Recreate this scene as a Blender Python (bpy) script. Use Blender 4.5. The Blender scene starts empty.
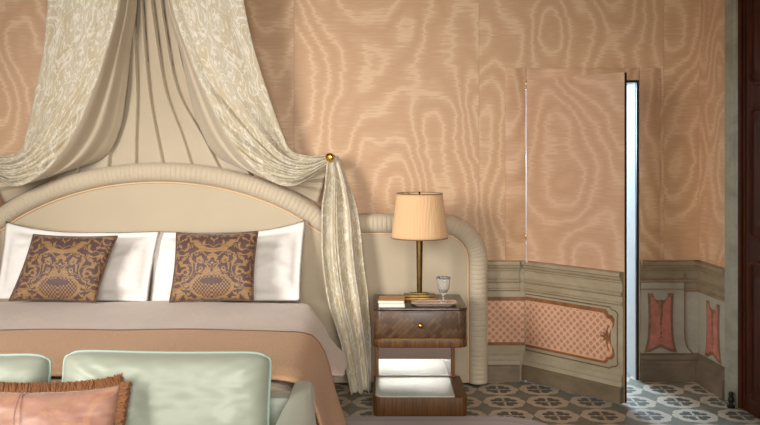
import bpy, bmesh, math, random
from mathutils import Vector, Matrix, noise as mnoise
random.seed(7)
C = bpy.context.scene.collection
sc = bpy.context.scene
PI = math.pi
D, F, CZ, HX, HY = 5.9, 826.0, 1.63, 380.0, 152.0      # camera distance to back wall, focal length, eye height, vanishing point

def P(px, py, d):
    """a point seen at (px, py) that stands d metres in front of the camera"""
    return Vector(((px-HX)*d/F, d-D, CZ-(py-HY)*d/F))

# ------------------------------------------------------------------ materials
def srgb(r, g, b):
    f = lambda c: (c/255/12.92) if c/255 <= .04045 else ((c/255+.055)/1.055)**2.4
    return (f(r), f(g), f(b), 1)

class NT:
    def __init__(s, name, rough=.6, metal=0.0):
        s.m = bpy.data.materials.new(name); s.m.use_nodes = True
        s.t = s.m.node_tree; s.b = s.t.nodes['Principled BSDF']
        s.b.inputs['Roughness'].default_value = rough; s.b.inputs['Metallic'].default_value = metal
    def n(s, typ, **kw):
        o = s.t.nodes.new(typ)
        for k, v in kw.items(): setattr(o, k, v)
        return o
    def put(s, sock, v):
        if isinstance(v, bpy.types.NodeSocket): s.t.links.new(v, sock)
        elif v is not None: sock.default_value = v
    def mt(s, op, a, b=None, c=None, clamp=False):
        o = s.n('ShaderNodeMath', operation=op, use_clamp=clamp)
        for i, v in enumerate((a, b, c)):
            if v is not None: s.put(o.inputs[i], v)
        return o.outputs[0]
    def co(s, kind='Object'): return s.n('ShaderNodeTexCoord').outputs[kind]
    def mapp(s, v, scale=(1,1,1), loc=(0,0,0), rot=(0,0,0)):
        o = s.n('ShaderNodeMapping'); s.put(o.inputs[0], v)
        o.inputs['Location'].default_value = loc; o.inputs['Rotation'].default_value = rot; o.inputs['Scale'].default_value = scale
        return o.outputs[0]
    def sep(s, v):
        o = s.n('ShaderNodeSeparateXYZ'); s.put(o.inputs[0], v); return o.outputs
    def comb(s, x, y, z):
        o = s.n('ShaderNodeCombineXYZ')
        for i, v in enumerate((x, y, z)): s.put(o.inputs[i], v)
        return o.outputs[0]
    def noise(s, v, scale=5, detail=2, rough=.5, dist=0, out=0):
        o = s.n('ShaderNodeTexNoise'); s.put(o.inputs['Vector'], v)
        o.inputs['Scale'].default_value = scale; o.inputs['Detail'].default_value = detail
        o.inputs['Roughness'].default_value = rough; o.inputs['Distortion'].default_value = dist
        return o.outputs[out]
    def ramp(s, v, stops, interp='LINEAR'):
        o = s.n('ShaderNodeValToRGB'); s.put(o.inputs[0], v); r = o.color_ramp; r.interpolation = interp
        while len(r.elements) < len(stops): r.elements.new(.5)
        for e, (p, c) in zip(r.elements, stops):
            e.position = p; e.color = c if len(c) == 4 else (*c, 1)
        return o.outputs[0]
    def mix(s, f, a, b, mode='MIX'):
        o = s.n('ShaderNodeMix', data_type='RGBA', blend_type=mode)
        s.put(o.inputs[0], f); s.put(o.inputs[6], a); s.put(o.inputs[7], b); return o.outputs[2]
    def col(s, v): s.put(s.b.inputs['Base Color'], v); return s
    def bump(s, h, strength=.3, dist=.01):
        o = s.n('ShaderNodeBump'); o.inputs['Strength'].default_value = strength; o.inputs['Distance'].default_value = dist
        s.put(o.inputs['Height'], h); s.t.links.new(o.outputs[0], s.b.inputs['Normal']); return s
    def sheen(s, w=.3, r=.5):
        s.b.inputs['Sheen Weight'].default_value = w; s.b.inputs['Sheen Roughness'].default_value = r; return s

M = {}
def plain(name, rgb, rough=.6, metal=0, var=.06, scale=8, bump=0, bscale=200):
    t = NT(name, rough, metal); v = t.co()
    a = srgb(*rgb); n = t.noise(v, scale, 3)
    lo = tuple(c*(1-var*2) for c in a[:3])+(1,); hi = tuple(min(1, c*(1+var*2)) for c in a[:3])+(1,)
    t.col(t.ramp(n, [(.3, lo), (.7, hi)]))
    if bump: t.bump(t.noise(v, bscale, 2), bump, .002)
    M[name] = t.m; return t

def moire(name, seed, base, light, dark, strip=True, kx=1.0):
    t = NT(name, .5); v = t.co(); x, y, z = t.sep(v)
    if strip:
        w = t.mt('DIVIDE', t.mt('SUBTRACT', x, .707), 1.321)
        idx = t.mt('FLOOR', w); fr = t.mt('SUBTRACT', w, idx)
        sd = t.mt('ADD', t.mt('MULTIPLY', idx, 3.7), seed)
    else: sd = seed
    vx = t.comb(t.mt('MULTIPLY', x, 2.1*kx), sd, t.mt('MULTIPLY', z, 1.15))
    a = t.noise(vx, 1.0, 1.0, .35)
    vj = t.comb(t.mt('MULTIPLY', x, 5.0), sd, t.mt('MULTIPLY', z, 70))
    j = t.noise(vj, 1, 2, .6)
    vw = t.comb(t.mt('MULTIPLY', x, 7.0), sd, t.mt('MULTIPLY', z, 6))
    w2 = t.noise(vw, 1, 1)
    f = t.mt('ADD', t.mt('MULTIPLY', a, 10.5), t.mt('ADD', t.mt('MULTIPLY', j, .75), t.mt('MULTIPLY', w2, .75)))
    s_ = t.mt('MULTIPLY_ADD', t.mt('SINE', t.mt('MULTIPLY', f, 2*PI)), .5, .5)
    c = t.ramp(s_, [(0, srgb(*dark)), (.55, srgb(*base)), (.75, srgb(*base)), (.97, srgb(*light))])
    # fine horizontal ribs of the silk
    vr = t.comb(t.mt('MULTIPLY', x, 9.0), sd, t.mt('MULTIPLY', z, 160))
    r = t.noise(vr, 1, 2, .6)
    c = t.mix(.5, c, t.ramp(r, [(.3, (.84,.82,.80)), (.7, (1.0,1.0,1.0))]), 'MULTIPLY')
    if strip:
        seam = t.mt('LESS_THAN', t.mt('MINIMUM', fr, t.mt('SUBTRACT', 1.0, fr)), .0022)
        c = t.mix(t.mt('MULTIPLY', seam, .25), c, srgb(120, 84, 62))
    t.col(c).sheen(.15); M[name] = t.m
moire('moire', 2.0, (205,165,126), (219,183,144), (199,157,117))
moire('moire_door', 9.3, (206,167,135), (216,180,149), (200,160,127), False, .8)
moire('moire_frame', 14.1, (204,163,126), (216,178,142), (194,152,115), False, 1.2)

def tiles():
    t = NT('cement_tiles', .45); x, y, z = t.sep(t.co())
    u = t.mt('DIVIDE', t.mt('SUBTRACT', x, .81), .284); w = t.mt('DIVIDE', t.mt('ADD', y, .227), .284)
    fu = t.mt('SUBTRACT', t.mt('FRACT', t.mt('ADD', u, .5)), .5); fw = t.mt('SUBTRACT', t.mt('FRACT', t.mt('ADD', w, .5)), .5)
    au, aw = t.mt('ABSOLUTE', fu), t.mt('ABSOLUTE', fw)
    def circ(cx, cy, r):
        d = t.mt('SQRT', t.mt('ADD', t.mt('POWER', t.mt('SUBTRACT', au, cx), 2.0), t.mt('POWER', t.mt('SUBTRACT', aw, cy), 2.0)))
        return t.mt('SUBTRACT', r, d)
    wob = t.mt('MULTIPLY', t.mt('SUBTRACT', t.noise(t.co(), 60, 1), .5), .05)
    blob = t.mt('MAXIMUM', t.mt('MAXIMUM', circ(.265, 0, .225), circ(0, .265, .225)), circ(.185, .185, .225))
    blob = t.mt('ADD', blob, wob)
    white = t.mt('GREATER_THAN', blob, 0)
    # flower: four pairs of petals on the diagonals
    p_ = t.mt('ADD', au, aw)
    pet = t.mt('MAXIMUM', t.mt('MAXIMUM', circ(.215, .10, .088), circ(.10, .215, .088)), circ(.09, .09, .07))
    pet = t.mt('GREATER_THAN', t.mt('ADD', pet, wob), 0)
    pet = t.mt('MULTIPLY', pet, t.mt('GREATER_THAN', p_, .04))
    pet = t.mt('MULTIPLY', pet, t.mt('GREATER_THAN', t.mt('MINIMUM', au, aw), .012))
    star = t.mt('GREATER_THAN', t.mt('ADD', t.mt('SUBTRACT', .085, t.mt('ADD', t.mt('SUBTRACT', .5, au), t.mt('SUBTRACT', .5, aw))), 0), 0)
    g = srgb(132,129,114); wh = srgb(206,191,170)
    c = t.mix(white, g, wh); c = t.mix(pet, c, srgb(98,98,86)); c = t.mix(star, c, srgb(140,138,122))
    joint = t.mt('GREATER_THAN', t.mt('MAXIMUM', au, aw), .494)
    c = t.mix(t.mt('MULTIPLY', joint, .35), c, srgb(110,104,94))
    n = t.noise(t.co(), 9, 4); c = t.mix(.55, c, t.ramp(n, [(.25, (.72,.71,.70)), (.7, (1,1,1))]), 'MULTIPLY')
    t.col(c); M['tiles'] = t.m
tiles()

def stone(name, base, vein, dark, scale=5):
    t = NT(name, .55); v = t.co()
    n = t.noise(t.mapp(v, (1,1,2.2)), scale*.5, 4, .55, .5); n2 = t.noise(v, scale*6, 4, .6)
    c = t.ramp(n, [(.25, srgb(*dark)), (.5, srgb(*base)), (.72, srgb(*vein))])
    c = t.mix(.25, c, t.ramp(n2, [(.3, (.7,.69,.66)), (.65, (1,1,1))]), 'MULTIPLY')
    t.col(c).bump(n2, .15, .003); M[name] = t.m
stone('dado_grey', (170,158,132), (180,169,145), (156,143,117), 6)
stone('dado_rail', (166,150,122), (178,163,136), (146,130,104), 7)
stone('dado_base', (118,101,78), (132,115,91), (98,83,63), 8)
stone('marble', (160,152,136), (168,160,145), (148,140,124), 6)
stone('marble_rail', (142,124,98), (126,110,86), (112,95,72), 7)
stone('marble_base', (108,92,74), (122,106,88), (84,70,54), 8)
stone('jamb_marble', (150,146,128), (128,124,108), (124,118,100), 5)
plain('painted_rose', (176,106,92), .6, 0, .1, 20)
plain('painted_brown', (136,88,48), .6, 0, .15, 30)
plain('painted_line', (120,92,64), .6, 0, .15, 30)
plain('painted_pale', (214,160,128), .6, 0, .08, 20)

def lattice():
    t = NT('painted_lattice', .6); x, y, z = t.sep(t.co())
    k = 1/.052
    p = t.mt('MULTIPLY', t.mt('ADD', x, z), k); q = t.mt('MULTIPLY', t.mt('SUBTRACT', x, z), k)
    fp = t.mt('ABSOLUTE', t.mt('SUBTRACT', t.mt('FRACT', p), .5)); fq = t.mt('ABSOLUTE', t.mt('SUBTRACT', t.mt('FRACT', q), .5))
    r = t.mt('SQRT', t.mt('ADD', t.mt('POWER', fp, 2.0), t.mt('POWER', fq, 2.0)))
    line = t.mt('GREATER_THAN', t.mt('MAXIMUM', fp, fq), .40)
    c = t.mix(t.mt('LESS_THAN', r, .36), srgb(216,172,142), srgb(196,136,110))
    c = t.mix(t.mt('MULTIPLY', line, .75), c, srgb(228,188,150))
    n = t.noise(t.co(), 14, 4); c = t.mix(.5, c, t.ramp(n, [(.3, (.8,.78,.75)), (.7, (1,1,1))]), 'MULTIPLY')
    t.col(c); M['lattice'] = t.m
lattice()

def wood(name, c1, c2, scale=3, rough=.35, axis='z'):
    t = NT(name, rough); sc_ = {'z': (18,18,1.2), 'x': (1.2,18,18)}[axis]
    n = t.noise(t.mapp(t.co(), sc_), scale, 5, .6, .6)
    t.col(t.ramp(n, [(.3, srgb(*c1)), (.7, srgb(*c2))])).bump(n, .08, .002); M[name] = t.m
wood('dark_wood', (46,20,8), (80,38,16), 2.5, .7)
M['dark_wood'].node_tree.nodes['Principled BSDF'].inputs['Specular IOR Level'].default_value = .15
wood('ribbed_wood', (80,50,24), (122,82,44), 4, .45)
wood('post_wood', (110,72,42), (150,104,64), 4, .4)

def marquetry():
    t = NT('straw_marquetry', .38); v = t.mapp(t.co(), (1,1,1), (0,0,0), (0,0,0)); x, y, z = t.sep(v)
    p = t.mt('MULTIPLY', t.mt('ADD', x, z), 24.0); q = t.mt('MULTIPLY', t.mt('SUBTRACT', x, z), 24.0)
    br = t.n('ShaderNodeTexBrick'); t.put(br.inputs['Vector'], t.comb(p, q, 0.0))
    br.inputs['Scale'].default_value = 1; br.inputs['Brick Width'].default_value = 1.6; br.inputs['Row Height'].default_value = .8
    br.inputs['Mortar Size'].default_value = .02; br.inputs['Bias'].default_value = 0
    br.inputs['Color1'].default_value = srgb(80,57,42); br.inputs['Color2'].default_value = srgb(112,86,62); br.inputs['Mortar'].default_value = srgb(60,36,24)
    f = t.noise(t.comb(t.mt('MULTIPLY', p, 3.0), t.mt('MULTIPLY', q, 30.0), y), 1, 2)
    c = t.mix(.5, br.outputs[0], t.ramp(f, [(.3, (.65,.62,.6)), (.7, (1,1,1))]), 'MULTIPLY')
    t.col(c); M['marquetry'] = t.m
marquetry()
plain('stand_top', (66,48,38), .22, 0, .2, 14)
plain('brass', (212,164,70), .25, 1, .05)
plain('antique_brass', (128,104,62), .38, 1, .15, 30)
plain('dark_metal', (40,30,24), .5, .5)
plain('silver', (222,202,184), .35, .6, .08, 30)
t = plain('silver_leaf', (222,226,216), .45, .2, .04, 12, .25, 260)
t = NT('mirror', .03, 1); t.col((.9,.9,.88,1)); M['mirror'] = t.m
t = NT('glass', .02); t.b.inputs['Transmission Weight'].default_value = 1; t.b.inputs['IOR'].default_value = 1.18; t.col((1,1,1,1)); t.b.inputs['Transmission Weight'].default_value = .86; M['glass'] = t.m

def fabric(name, rgb, rough=.8, sheen=.2, weave=600, var=.04, wr=0):
    t = NT(name, rough); v = t.co(); n = t.noise(v, 3, 3)
    a = srgb(*rgb)[:3]
    t.col(t.ramp(n, [(.3, tuple(c*(1-var) for c in a)), (.7, tuple(min(1, c*(1+var)) for c in a))])).sheen(sheen)
    h = t.noise(v, weave, 1)
    if wr:
        h = t.mt('ADD', t.mt('MULTIPLY', h, .05), t.noise(v, 7, 3, .55, .8)); t.bump(h, wr, .02)
    else: t.bump(h, .15, .001)
    M[name] = t.m; return t
fabric('linen_panel', (192,176,150), .75)
fabric('linen_roll', (196,181,156), .75)
fabric('linen_lining', (190,175,150), .6, .3)
fabric('piping', (222,190,150), .6)
fabric('white_cotton', (240,236,230), .8, .1, 500, .02, .25)
fabric('duvet', (208,188,172), .7, .25, 500, .03, .3)
fabric('valance', (222,206,178), .8)
fabric('sage_satin', (160,165,147), .42, .2, 900, .03, .12)
fabric('sage_piping', (158,178,164), .45, .3)
fabric('mattress', (228,220,206), .8)
fabric('rug_field', (178,150,134), .9, .4, 300, .08)
fabric('rug_border', (150,122,106), .9, .4, 300, .08)
fabric('fringe', (122,74,32), .8, .5, 300, .25)
t = NT('blanket', .9); v = t.co(); n = t.noise(v, 160, 2, .7)
t.col(t.ramp(n, [(.3, srgb(196,152,116)), (.7, srgb(224,182,142))])).sheen(.08).bump(n, .5, .004); M['blanket'] = t.m
t = NT('lamp_fabric', .7); t.col(srgb(232,190,142)); t.b.inputs['Transmission Weight'].default_value = 0.0; t.sheen(.2); M['lamp_fabric'] = t.m
fabric('lamp_trim', (128,96,66), .7)
plain('card_tan', (216,172,118), .7, 0, .05)
plain('paper_white', (238,232,220), .7, 0, .02)
plain('passage_plaster', (196,196,194), .7, 0, .01)
plain('white_paint', (236,236,234), .6, 0, .01)
plain('cushion_dark_back', (96,70,56), .7)

def brocade():
    t = NT('brocade', .5); u, w, _ = t.sep(t.co('UV'))
    vv = t.comb(u, w, 0.0)
    n = t.noise(t.mapp(vv, (6,4,1)), 1, 2, .5, 1.8)
    scroll = t.mt('ABSOLUTE', t.mt('SUBTRACT', n, .5))
    f = t.ramp(scroll, [(.0, (1,1,1)), (.022, (1,1,1)), (.04, (0,0,0))])
    st = t.noise(t.mapp(vv, (60,16,1)), 1, 3, .75)
    patch = t.noise(t.mapp(vv, (4,2.5,1)), 1, 3)
    c = t.mix(t.ramp(st, [(.35, (0,0,0)), (.68, (1,1,1))]), srgb(182,168,138), srgb(210,201,180))
    c = t.mix(t.mt('MULTIPLY', t.ramp(patch, [(.45, (0,0,0)), (.6, (1,1,1))]), .5), c, srgb(184,164,124))
    c = t.mix(t.mt('MULTIPLY', f, .6), c, srgb(230,225,212))
    t.col(c).sheen(.3).bump(f, .15, .002); M['brocade'] = t.m
brocade()

def damask():
    t = NT('damask', .6); x, y, z = t.sep(t.co())
    ax = t.mt('ABSOLUTE', x)
    # big palmette rising from a vase near the bottom
    zy = t.mt('ADD', z, .13); r = t.mt('SQRT', t.mt('ADD', t.mt('POWER', ax, 2.0), t.mt('POWER', zy, 2.0)))
    th = t.mt('ARCTAN2', ax, zy)
    nz = t.noise(t.comb(ax, 1.3, z), 11, 2, .5, .8)
    leaf = t.mt('SINE', t.mt('ADD', t.mt('MULTIPLY', th, 9.0), t.mt('ADD', t.mt('MULTIPLY', r, 26.0), t.mt('MULTIPLY', nz, 30.0))))
    vein = t.mt('SINE', t.mt('ADD', t.mt('MULTIPLY', th, 17.0), t.mt('SUBTRACT', t.mt('MULTIPLY', nz, 34.0), t.mt('MULTIPLY', r, 70.0))))
    scale_ = t.mt('MULTIPLY', t.mt('SINE', t.mt('MULTIPLY', ax, 300.0)), t.mt('SINE', t.mt('MULTIPLY', z, 260.0)))
    def ell(cx, cz, a, b):
        return t.mt('ADD', t.mt('POWER', t.mt('DIVIDE', t.mt('SUBTRACT', ax, cx), a), 2.0), t.mt('POWER', t.mt('DIVIDE', t.mt('SUBTRACT', z, cz), b), 2.0))
    vase = t.mt('LESS_THAN', ell(0, -.135, .125, .07), 1.0)
    ring = t.mt('LESS_THAN', t.mt('ABSOLUTE', t.mt('SUBTRACT', ell(0, -.135, .125, .07), 1.1)), .16)
    bowl = t.mt('LESS_THAN', ell(0, -.105, .075, .02), 1.0)
    cres = t.mt('MULTIPLY', t.mt('LESS_THAN', t.mt('ABSOLUTE', t.mt('SUBTRACT', ell(0, .19, .125, .10), 1.0)), .28), t.mt('LESS_THAN', z, .165))
    bloom = t.mt('LESS_THAN', ell(0, .18, .055, .045), 1.0)
    f = t.mt('GREATER_THAN', leaf, .5)
    f = t.mt('MAXIMUM', f, t.mt('GREATER_THAN', vein, .8))
    f = t.mt('ADD', t.mt('MULTIPLY', f, t.mt('SUBTRACT', 1.0, vase)), t.mt('MULTIPLY', vase, t.mt('GREATER_THAN', scale_, .05)))
    f = t.mt('MAXIMUM', f, t.mt('MAXIMUM', cres, ring))
    f = t.mt('MULTIPLY', f, t.mt('SUBTRACT', 1.0, bowl))
    f = t.mt('MULTIPLY', f, t.mt('SUBTRACT', 1.0, t.mt('MULTIPLY', bloom, t.mt('LESS_THAN', vein, .3))))
    st = t.noise(t.mapp(t.co(), (20,20,220)), 1, 2)
    gold = t.ramp(st, [(.3, srgb(130,98,62)), (.7, srgb(160,124,80))])
    c = t.mix(f, srgb(84,58,54), gold); t.col(c).sheen(.2).bump(f, .1, .002); M['damask'] = t.m
damask()

def rose_silk():
    t = NT('rose_silk', .45); v = t.co()
    n = t.noise(t.mapp(v, (3,3,14)), 2, 4, .6, .5); n2 = t.noise(v, 9, 4, .65, 1.5)
    c = t.ramp(n, [(.3, srgb(160,112,94)), (.55, srgb(176,130,110)), (.75, srgb(174,138,104))])
    c = t.mix(t.ramp(n2, [(.5, (0,0,0)), (.6, (.25,.25,.25))]), c, srgb(212,160,98))
    t.col(c).sheen(.3).bump(n2, .12, .004); M['rose_silk'] = t.m
rose_silk()

# ------------------------------------------------------------------ builders
def obj(name, bm, mat, parent=None, smooth=True, auto=40):
    me = bpy.data.meshes.new(name)
    bmesh.ops.recalc_face_normals(bm, faces=bm.faces)
    bm.to_mesh(me); bm.free()
    o = bpy.data.objects.new(name, me); C.objects.link(o)
    for m_ in (mat if isinstance(mat, (list, tuple)) else [mat]): me.materials.append(M[m_])
    if smooth:
        me.shade_smooth()
        if auto: me.set_sharp_from_angle(angle=math.radians(auto))
    if parent: o.parent = parent
    return o
def tag(o, label, cat, group=None):
    o['label'] = label; o['category'] = cat
    if group: o['group'] = group
    return o
def thing(name, label, cat, loc=(0,0,0), rot=(0,0,0), group=None):
    o = bpy.data.objects.new(name, None); C.objects.link(o); o.location = loc; o.rotation_euler = rot
    o.empty_display_size = .1
    return tag(o, label, cat, group)
def struct(o, label=None):
    o['kind'] = 'structure'
    if label: o['label'] = label; 
    return o

def add_box(bm, x0, x1, y0, y1, z0, z1, bev=0, seg=2):
    r = bmesh.ops.create_cube(bm, size=1); vs = r['verts']
    for v in vs: v.co = Vector(((x0+x1)/2+v.co.x*(x1-x0), (y0+y1)/2+v.co.y*(y1-y0), (z0+z1)/2+v.co.z*(z1-z0)))
    if bev:
        es = list({e for v in vs for e in v.link_edges})
        bmesh.ops.bevel(bm, geom=es, offset=bev, segments=seg, affect='EDGES', profile=.5)
    return bm
def box(*a, **k): return add_box(bmesh.new(), *a, **k)

def add_prism(bm, pts, z0, z1, bev=0, axis='z'):
    """closed outline pts (a, b) extruded; axis 'z': (x,y) outline, axis 'y': (x,z) outline from y=z0..z1"""
    def V(a, b, c): return Vector((a, b, c)) if axis == 'z' else (Vector((a, c, b)) if axis == 'y' else Vector((c, a, b)))
    n = len(pts)
    if bev:
        cx = sum(p[0] for p in pts)/n; cy = sum(p[1] for p in pts)/n
        def inset(d):
            out = []
            for i in range(n):
                a, b, c = pts[i-1], pts[i], pts[(i+1) % n]
                t_ = Vector((c[0]-a[0], c[1]-a[1])); nn = Vector((t_.y, -t_.x)).normalized()
                if nn.dot(Vector((b[0]-cx, b[1]-cy))) < 0: nn = -nn
                out.append((b[0]-nn.x*d, b[1]-nn.y*d))
            return out
        ring = [(inset(bev), z0), (inset(bev*.3), z0+bev*.3), (pts, z0+bev), (pts, z1-bev), (inset(bev*.3), z1-bev*.3), (inset(bev), z1)]
    else: ring = [(pts, z0), (pts, z1)]
    rows = [[bm.verts.new(V(p[0], p[1], z)) for p in pl] for pl, z in ring]
    for a, b in zip(rows, rows[1:]):
        for i in range(n): bm.faces.new((a[i], a[(i+1) % n], b[(i+1) % n], b[i]))
    bm.faces.new(rows[0][::-1]); bm.faces.new(rows[-1])
    return bm
def prism(*a, **k): return add_prism(bmesh.new(), *a, **k)

def rrect(x0, x1, y0, y1, r, n=8):
    rr = r if isinstance(r, (list, tuple)) else [r]*4       # corners: x0y0, x1y0, x1y1, x0y1
    pts = []
    for (cx, cy, a0, q) in ((x0+rr[0], y0+rr[0], PI, rr[0]), (x1-rr[1], y0+rr[1], 1.5*PI, rr[1]), (x1-rr[2], y1-rr[2], 0, rr[2]), (x0+rr[3], y1-rr[3], .5*PI, rr[3])):
        for k in range(n+1):
            a = a0+k/n*PI/2; pts.append((cx+q*math.cos(a), cy+q*math.sin(a)))
    return pts

def add_lathe(bm, prof, n=32, at=(0,0,0)):
    rows = []
    for r, z in prof:
        rows.append([bm.verts.new((at[0]+r*math.cos(2*PI*i/n), at[1]+r*math.sin(2*PI*i/n), at[2]+z)) for i in range(n)])
    for a, b in zip(rows, rows[1:]):
        for i in range(n): bm.faces.new((a[i], a[(i+1) % n], b[(i+1) % n], b[i]))
    if prof[0][0] > 1e-5: bm.faces.new(rows[0][::-1])
    if prof[-1][0] > 1e-5: bm.faces.new(rows[-1])
    bmesh.ops.remove_doubles(bm, verts=bm.verts, dist=1e-6)
    return bm
def lathe(*a, **k): return add_lathe(bmesh.new(), *a, **k)

def add_tube(bm, pts, r, n=8, closed=False):
    pts = [Vector(p) for p in pts]; rows = []; m = len(pts); up = None
    for i, p in enumerate(pts):
        a = pts[i-1] if (i or closed) else p; b = pts[(i+1) % m] if (i < m-1 or closed) else p
        t_ = (b-a).normalized()
        if up is None: up = Vector((0,0,1)) if abs(t_.z) < .9 else Vector((0,1,0))
        s = t_.cross(up).normalized(); up = s.cross(t_).normalized()
        rr = r(i/(m-1)) if callable(r) else r
        rows.append([bm.verts.new(p+rr*(math.cos(2*PI*k/n)*s+math.sin(2*PI*k/n)*up)) for k in range(n)])
    prs = list(zip(rows, rows[1:])) + ([(rows[-1], rows[0])] if closed else [])
    for a, b in prs:
        for k in range(n): bm.faces.new((a[k], a[(k+1) % n], b[(k+1) % n], b[k]))
    if not closed: bm.faces.new(rows[0][::-1]); bm.faces.new(rows[-1])
    return bm
def tube(*a, **k): return add_tube(bmesh.new(), *a, **k)

def spline(ctrl, t):
    """Catmull-Rom through Vector controls, t in 0..1"""
    n = len(ctrl)-1; f = min(max(t, 0), 1)*n; i = min(int(f), n-1); u = f-i
    p0, p1, p2, p3 = ctrl[max(i-1,0)], ctrl[i], ctrl[i+1], ctrl[min(i+2,n)]
    return .5*((2*p1)+(p2-p0)*u+(2*p0-5*p1+4*p2-p3)*u*u+(3*p1-p0-3*p2+p3)*u**3)

def grid(name, fn, nu, nv, mat, parent=None, thick=.004, uvs=(1,1)):
    bm = bmesh.new(); uv = bm.loops.layers.uv.new('UVMap')
    rows = [[bm.verts.new(fn(i/nu, j/nv)) for i in range(nu+1)] for j in range(nv+1)]
    for j in range(nv):
        for i in range(nu):
            f = bm.faces.new((rows[j][i], rows[j][i+1], rows[j+1][i+1], rows[j+1][i]))
            for l, (a, b) in zip(f.loops, ((i,j),(i+1,j),(i+1,j+1),(i,j+1))): l[uv].uv = (a/nu*uvs[0], b/nv*uvs[1])
    me = bpy.data.meshes.new(name); bm.to_mesh(me); bm.free()
    o = bpy.data.objects.new(name, me); C.objects.link(o); me.materials.append(M[mat]); me.shade_smooth()
    if parent: o.parent = parent
    if thick:
        s = o.modifiers.new('solidify', 'SOLIDIFY'); s.thickness = thick; s.offset = 0
    return o
def smooth01(a, b, x):
    t_ = min(max((x-a)/(b-a), 0), 1); return t_*t_*(3-2*t_)

# ------------------------------------------------------------------ the room
XC = 2.28                                    # back right corner
HX0, OX1, OZ = 1.043, 1.836, 2.132           # hinge, opening right edge, opening top
WT = .26
bm = bmesh.new()
add_box(bm, -4.6, HX0-.004, 0, WT, 0, 3.6); add_box(bm, OX1, XC+.3, 0, WT, 0, 3.6); add_box(bm, HX0-.004, OX1, 0, WT, OZ, 3.6)
struct(obj('wall_back', bm, 'moire', smooth=False))
struct(obj('floor', box(-4.6, 3.4, -7.4, 2.6, -.06, 0), 'tiles', smooth=False))
RW = bpy.data.objects.new('wall_right', None)
# right wall: built along local x, turned to run towards the camera
ang = -PI/2 + math.radians(3.0)
def rw(o):
    o.location = (XC, 0, 0); o.rotation_euler = (0, 0, ang); return o
bpy.data.objects.remove(RW)
bm = bmesh.new(); add_box(bm, -.02, .60, 0, .25, 0, 3.6)
struct(rw(obj('wall_right', bm, 'moire_frame', smooth=False)))

bm = box(1.5, 7.0, 0, .25, 0, 3.6)
struct(rw(obj('wall_right_front', bm, 'moire_frame', smooth=False)))
struct(rw(obj('wall_right_over_door', box(.60, 1.5, 0, .25, 3.4, 3.6), 'moire_frame', smooth=False)))
struct(obj('wall_left', box(-4.6, -4.35, -7.4, .3, 0, 3.6), 'moire_frame', smooth=False))
plain('ceiling_paint', (150,132,110), .8)
struct(obj('ceiling', box(-4.6, 3.4, -7.4, .3, 3.6, 3.68), 'ceiling_paint', smooth=False))
# dado: a moulded profile (projection, height) run along x; -y is into the room
P_BASE = [(0,0),(.05,0),(.05,.105),(.046,.118),(.034,.128),(.03,.14),(.03,.185),(.02,.196),(.012,.2),(0,.2)]
P_SKIRT = [(0,0),(.05,0),(.05,.098),(.047,.112),(.040,.120),(0,.12)]
P_SILL = [(0,.12),(.036,.12),(.034,.128),(.026,.140),(.026,.148),(.030,.152),(.030,.176),(.024,.188),(.016,.193),(.014,.2),(0,.2)]
P_FIELD = [(0,.2),(.012,.2),(.012,.632),(0,.632)]
P_RAIL = [(0,.632),(.014,.632),(.014,.64),(.028,.648),(.028,.658),(.018,.664),(.018,.696),(.030,.702),(.036,.712),(.036,.722),(.024,.728),(.018,.736),(.018,.784),(.028,.79),(.028,.798),(.038,.806),(.046,.818),(.046,.824),(.058,.832),(.058,.852),(.05,.857),(0,.857)]
def run(prof, x0, x1, k=1.0, dy=0):
    return prism([(-p*k-dy, z) for p, z in prof], x0, x1, axis='x')
struct(obj('baseboard_back', run(P_SKIRT, .50, .99), 'dado_base')); struct(obj('trim_26', run(P_SILL, .50, .995), 'dado_grey'))
struct(obj('trim_1', run(P_FIELD, .50, 1.03), 'dado_grey'), )
struct(obj('trim_2', run(P_RAIL, .50, .99), 'dado_rail'))
def strip(x0, x1, z0, z1, y0=-.0145, y1=-.010): return box(x0, x1, y0, y1, z0, z1)
struct(obj('trim_3', strip(.50, 1.03, .275, .568), 'lattice', smooth=False))
struct(obj('trim_4', strip(.50, 1.03, .572, .598, -.017), 'painted_brown', smooth=False)); struct(obj('trim_21', strip(.50, 1.03, .252, .275, -.017), 'painted_brown', smooth=False))
struct(obj('trim_28', box(.985, 1.036, -.010, 0, 0, .857), 'dado_rail', smooth=False))
# grey marble dado right of the jib door, on the back wall and round the corner
R0 = OX1+.02; R1 = 2.165
struct(obj('baseboard_right', run(P_SKIRT, R0, XC), 'marble_base')); struct(obj('trim_27', run(P_SILL, R0, XC), 'marble_base'))
struct(obj('trim_5', run(P_FIELD, R0, XC), 'marble'))
struct(obj('trim_6', run(P_RAIL, R0, XC), 'marble_rail'))
bm = prism([(R0+.0, .2), (R1-.0, .2), (R1+.06, .2)][:2]+[(R1+.055,.2),(R1+.02,.235),(R1+.006,.28),(R1,.36),(R1,.70),(R0,.70)], -.026, -.01, axis='y')
struct(obj('trim_7', bm, 'marble'))
bm = tube([(R1+.055,-.026,.203),(R1+.02,-.026,.237),(R1+.006,-.026,.282),(R1,-.026,.362),(R1,-.028,.77)], .0045, 6)
struct(obj('trim_8', bm, 'painted_line'))
struct(rw(obj('baseboard_side', run(P_BASE, 0, .455), 'marble_base')))
struct(rw(obj('trim_9', run(P_FIELD, 0, .465), 'marble')))
struct(rw(obj('trim_10', run(P_RAIL, 0, .46), 'marble_rail')))
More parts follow.
